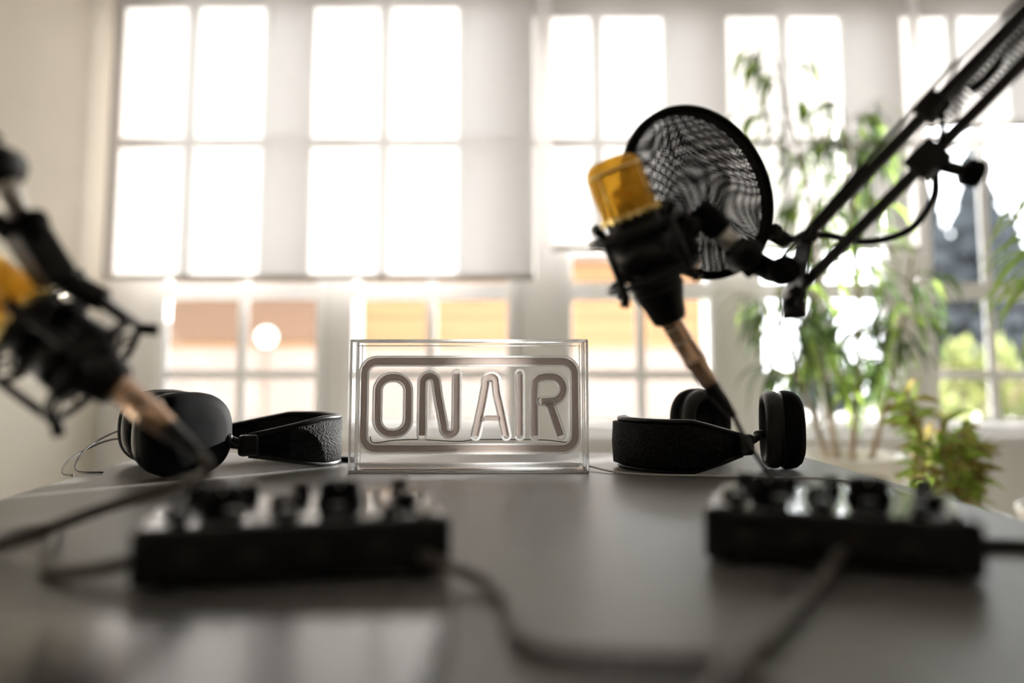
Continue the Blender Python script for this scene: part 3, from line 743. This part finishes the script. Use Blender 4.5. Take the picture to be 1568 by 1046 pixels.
# ------------------------------------------------------------------ plants
def planter(b, x, y, h, r):
    b.lathe([(0.0, 0.0), (r*0.72, 0.0), (r*0.76, 0.01), (r, h-0.02), (r*1.03, h-0.015), (r*1.03, h), (r*0.93, h), (r*0.9, h-0.05)], (x, y, 0), (0, 0, 1), M['pot'], 48)
    b.lathe([(0, h-0.045), (r*0.92, h-0.05)], (x, y, 0), (0, 0, 1), M['soil'], 48)
b = B(); px, py = 1.01, 2.50
planter(b, px+0.03, py, 0.62, 0.16)
def rnd(a): return random.uniform(-a, a)
stems = [[(px+0.0, py, 0.57), (px-0.04, py+0.02, 0.98), (px-0.06, py, 1.42), (px-0.16, py, 1.90)],
         [(px+0.05, py+0.03, 0.57), (px+0.08, py, 1.0), (px+0.06, py-0.03, 1.45), (px+0.06, py, 1.72)],
         [(px+0.08, py-0.02, 0.57), (px+0.18, py-0.02, 0.9), (px+0.26, py, 1.25)],
         [(px-0.03, py-0.03, 0.57), (px-0.12, py-0.02, 0.85), (px-0.19, py, 1.10)]]
for s_ in stems:
    b.tube(s_, lambda t: 0.008*(1-t)+0.003, M['bark'], 8, 6)
    C = catmull(s_, 10)
    for i, p in enumerate(C):
        if p.z < 0.80: continue
        if random.random() < 0.33: continue
        for q in range(2):
            an = random.uniform(0, 2*math.pi); d = Vector((math.cos(an), math.sin(an)*0.7, random.uniform(0.1, 0.7)))
            ln = random.uniform(0.06, 0.16)
            tip = p+d.normalized()*ln
            b.tube([p, p+d*ln*0.5+Vector((0, 0, 0.01)), tip], 0.0016, M['bark'], 5, 3)
            for r in range(random.randint(5, 9)):
                st = p+(tip-p)*random.uniform(0.35, 1)
                dd = Vector((d.x*0.6+rnd(0.5), d.y*0.6+rnd(0.5), random.uniform(-1.0, 0.25)))
                b.blade(st, dd, random.uniform(0.08, 0.18), random.uniform(0.010, 0.016), random.uniform(1.6, 3.2), M['leaf'] if random.random() < 0.75 else M['leafy'], seg=5, tw=rnd(1.2))
b.build('potted_bamboo_plant', (px, py, 0))
b = B(); px, py = 0.995, 1.87
planter(b, px, py, 0.55, 0.13)
for i in range(9):
    an = i*2.4; tip = Vector((px+math.cos(an)*0.075, py+math.sin(an)*0.075, random.uniform(0.70, 0.82)))
    b.tube([(px+math.cos(an)*0.02, py+math.sin(an)*0.02, 0.5), (px+math.cos(an)*0.05, py+math.sin(an)*0.05, 0.62), tip], 0.003, M['bark'], 6, 4)
    for r in range(44):
        st = Vector((px+math.cos(an)*0.04, py+math.sin(an)*0.04, 0.56)).lerp(tip, random.random())
        b.blade(st, (math.cos(an)*0.5+rnd(1), math.sin(an)*0.5+rnd(1), random.uniform(0, 1.1)), random.uniform(0.035, 0.075), random.uniform(0.012, 0.02), 1.2, M['leafr'] if random.random() < 0.5 else M['leafy'], seg=4, tw=rnd(1.5))
b.build('potted_croton_shrub', (px, py, 0))
b = B(); px, py = 1.36, 1.93
planter(b, px, py, 0.55, 0.14)
b.tube([(px, py, 0.5), (px-0.01, py, 0.8), (px, py, 1.24)], 0.014, M['bark'], 10, 6)
for i in range(52):
    an = i*2.399; z = random.uniform(1.0, 1.27)
    b.blade((px, py, z), (math.cos(an), math.sin(an)*0.8, random.uniform(0.35, 1.3)), random.uniform(0.20, 0.30), random.uniform(0.026, 0.038), random.uniform(2.2, 3.4), M['leafy'], seg=9, tw=rnd(0.3))
b.build('potted_corn_plant', (px, py, 0))

# ------------------------------------------------------------------ light
w = bpy.data.worlds.new('sky_world'); sc.world = w; w.use_nodes = True
nt = w.node_tree; nt.nodes.clear()
out = nt.nodes.new('ShaderNodeOutputWorld'); bg = nt.nodes.new('ShaderNodeBackground')
tc = nt.nodes.new('ShaderNodeTexCoord'); sp = nt.nodes.new('ShaderNodeSeparateXYZ')
mr = nt.nodes.new('ShaderNodeMapRange'); mr.inputs['From Min'].default_value = -1; mr.inputs['From Max'].default_value = 1
mr.inputs['To Min'].default_value = 2.4; mr.inputs['To Max'].default_value = 5.2
nt.links.new(tc.outputs['Generated'], sp.inputs[0]); nt.links.new(sp.outputs['Y'], mr.inputs['Value'])
nt.links.new(mr.outputs[0], bg.inputs['Strength']); bg.inputs['Color'].default_value = (0.97, 0.98, 1.0, 1)
nt.links.new(bg.outputs[0], out.inputs[0])
sd = bpy.data.lights.new('sun', 'SUN'); sd.energy = 46; sd.angle = math.radians(0.7); sd.color = (1.0, 0.96, 0.92)
so = bpy.data.objects.new('sun', sd); sc.collection.objects.link(so)
dirv = Vector((-1.1, -1.0, -0.31)); so.rotation_euler = dirv.to_track_quat('-Z', 'Y').to_euler(); so.location = (8, 10, 6)

# ------------------------------------------------------------------ camera
cd = bpy.data.cameras.new('camera'); cam = bpy.data.objects.new('camera', cd); sc.collection.objects.link(cam)
cam.location = (0, 0, T+0.124); cam.rotation_euler = (math.radians(90)+math.atan(0.1), 0, 0)
cd.sensor_width = 36; cd.lens = 28.0; cd.shift_y = -75/1568; cd.clip_start = 0.02
cd.dof.use_dof = True; cd.dof.focus_distance = 1.01; cd.dof.aperture_fstop = 1.4; cd.dof.aperture_blades = 0
sc.camera = cam
sc.view_settings.view_transform = 'Standard'
sc.view_settings.exposure = 0.66
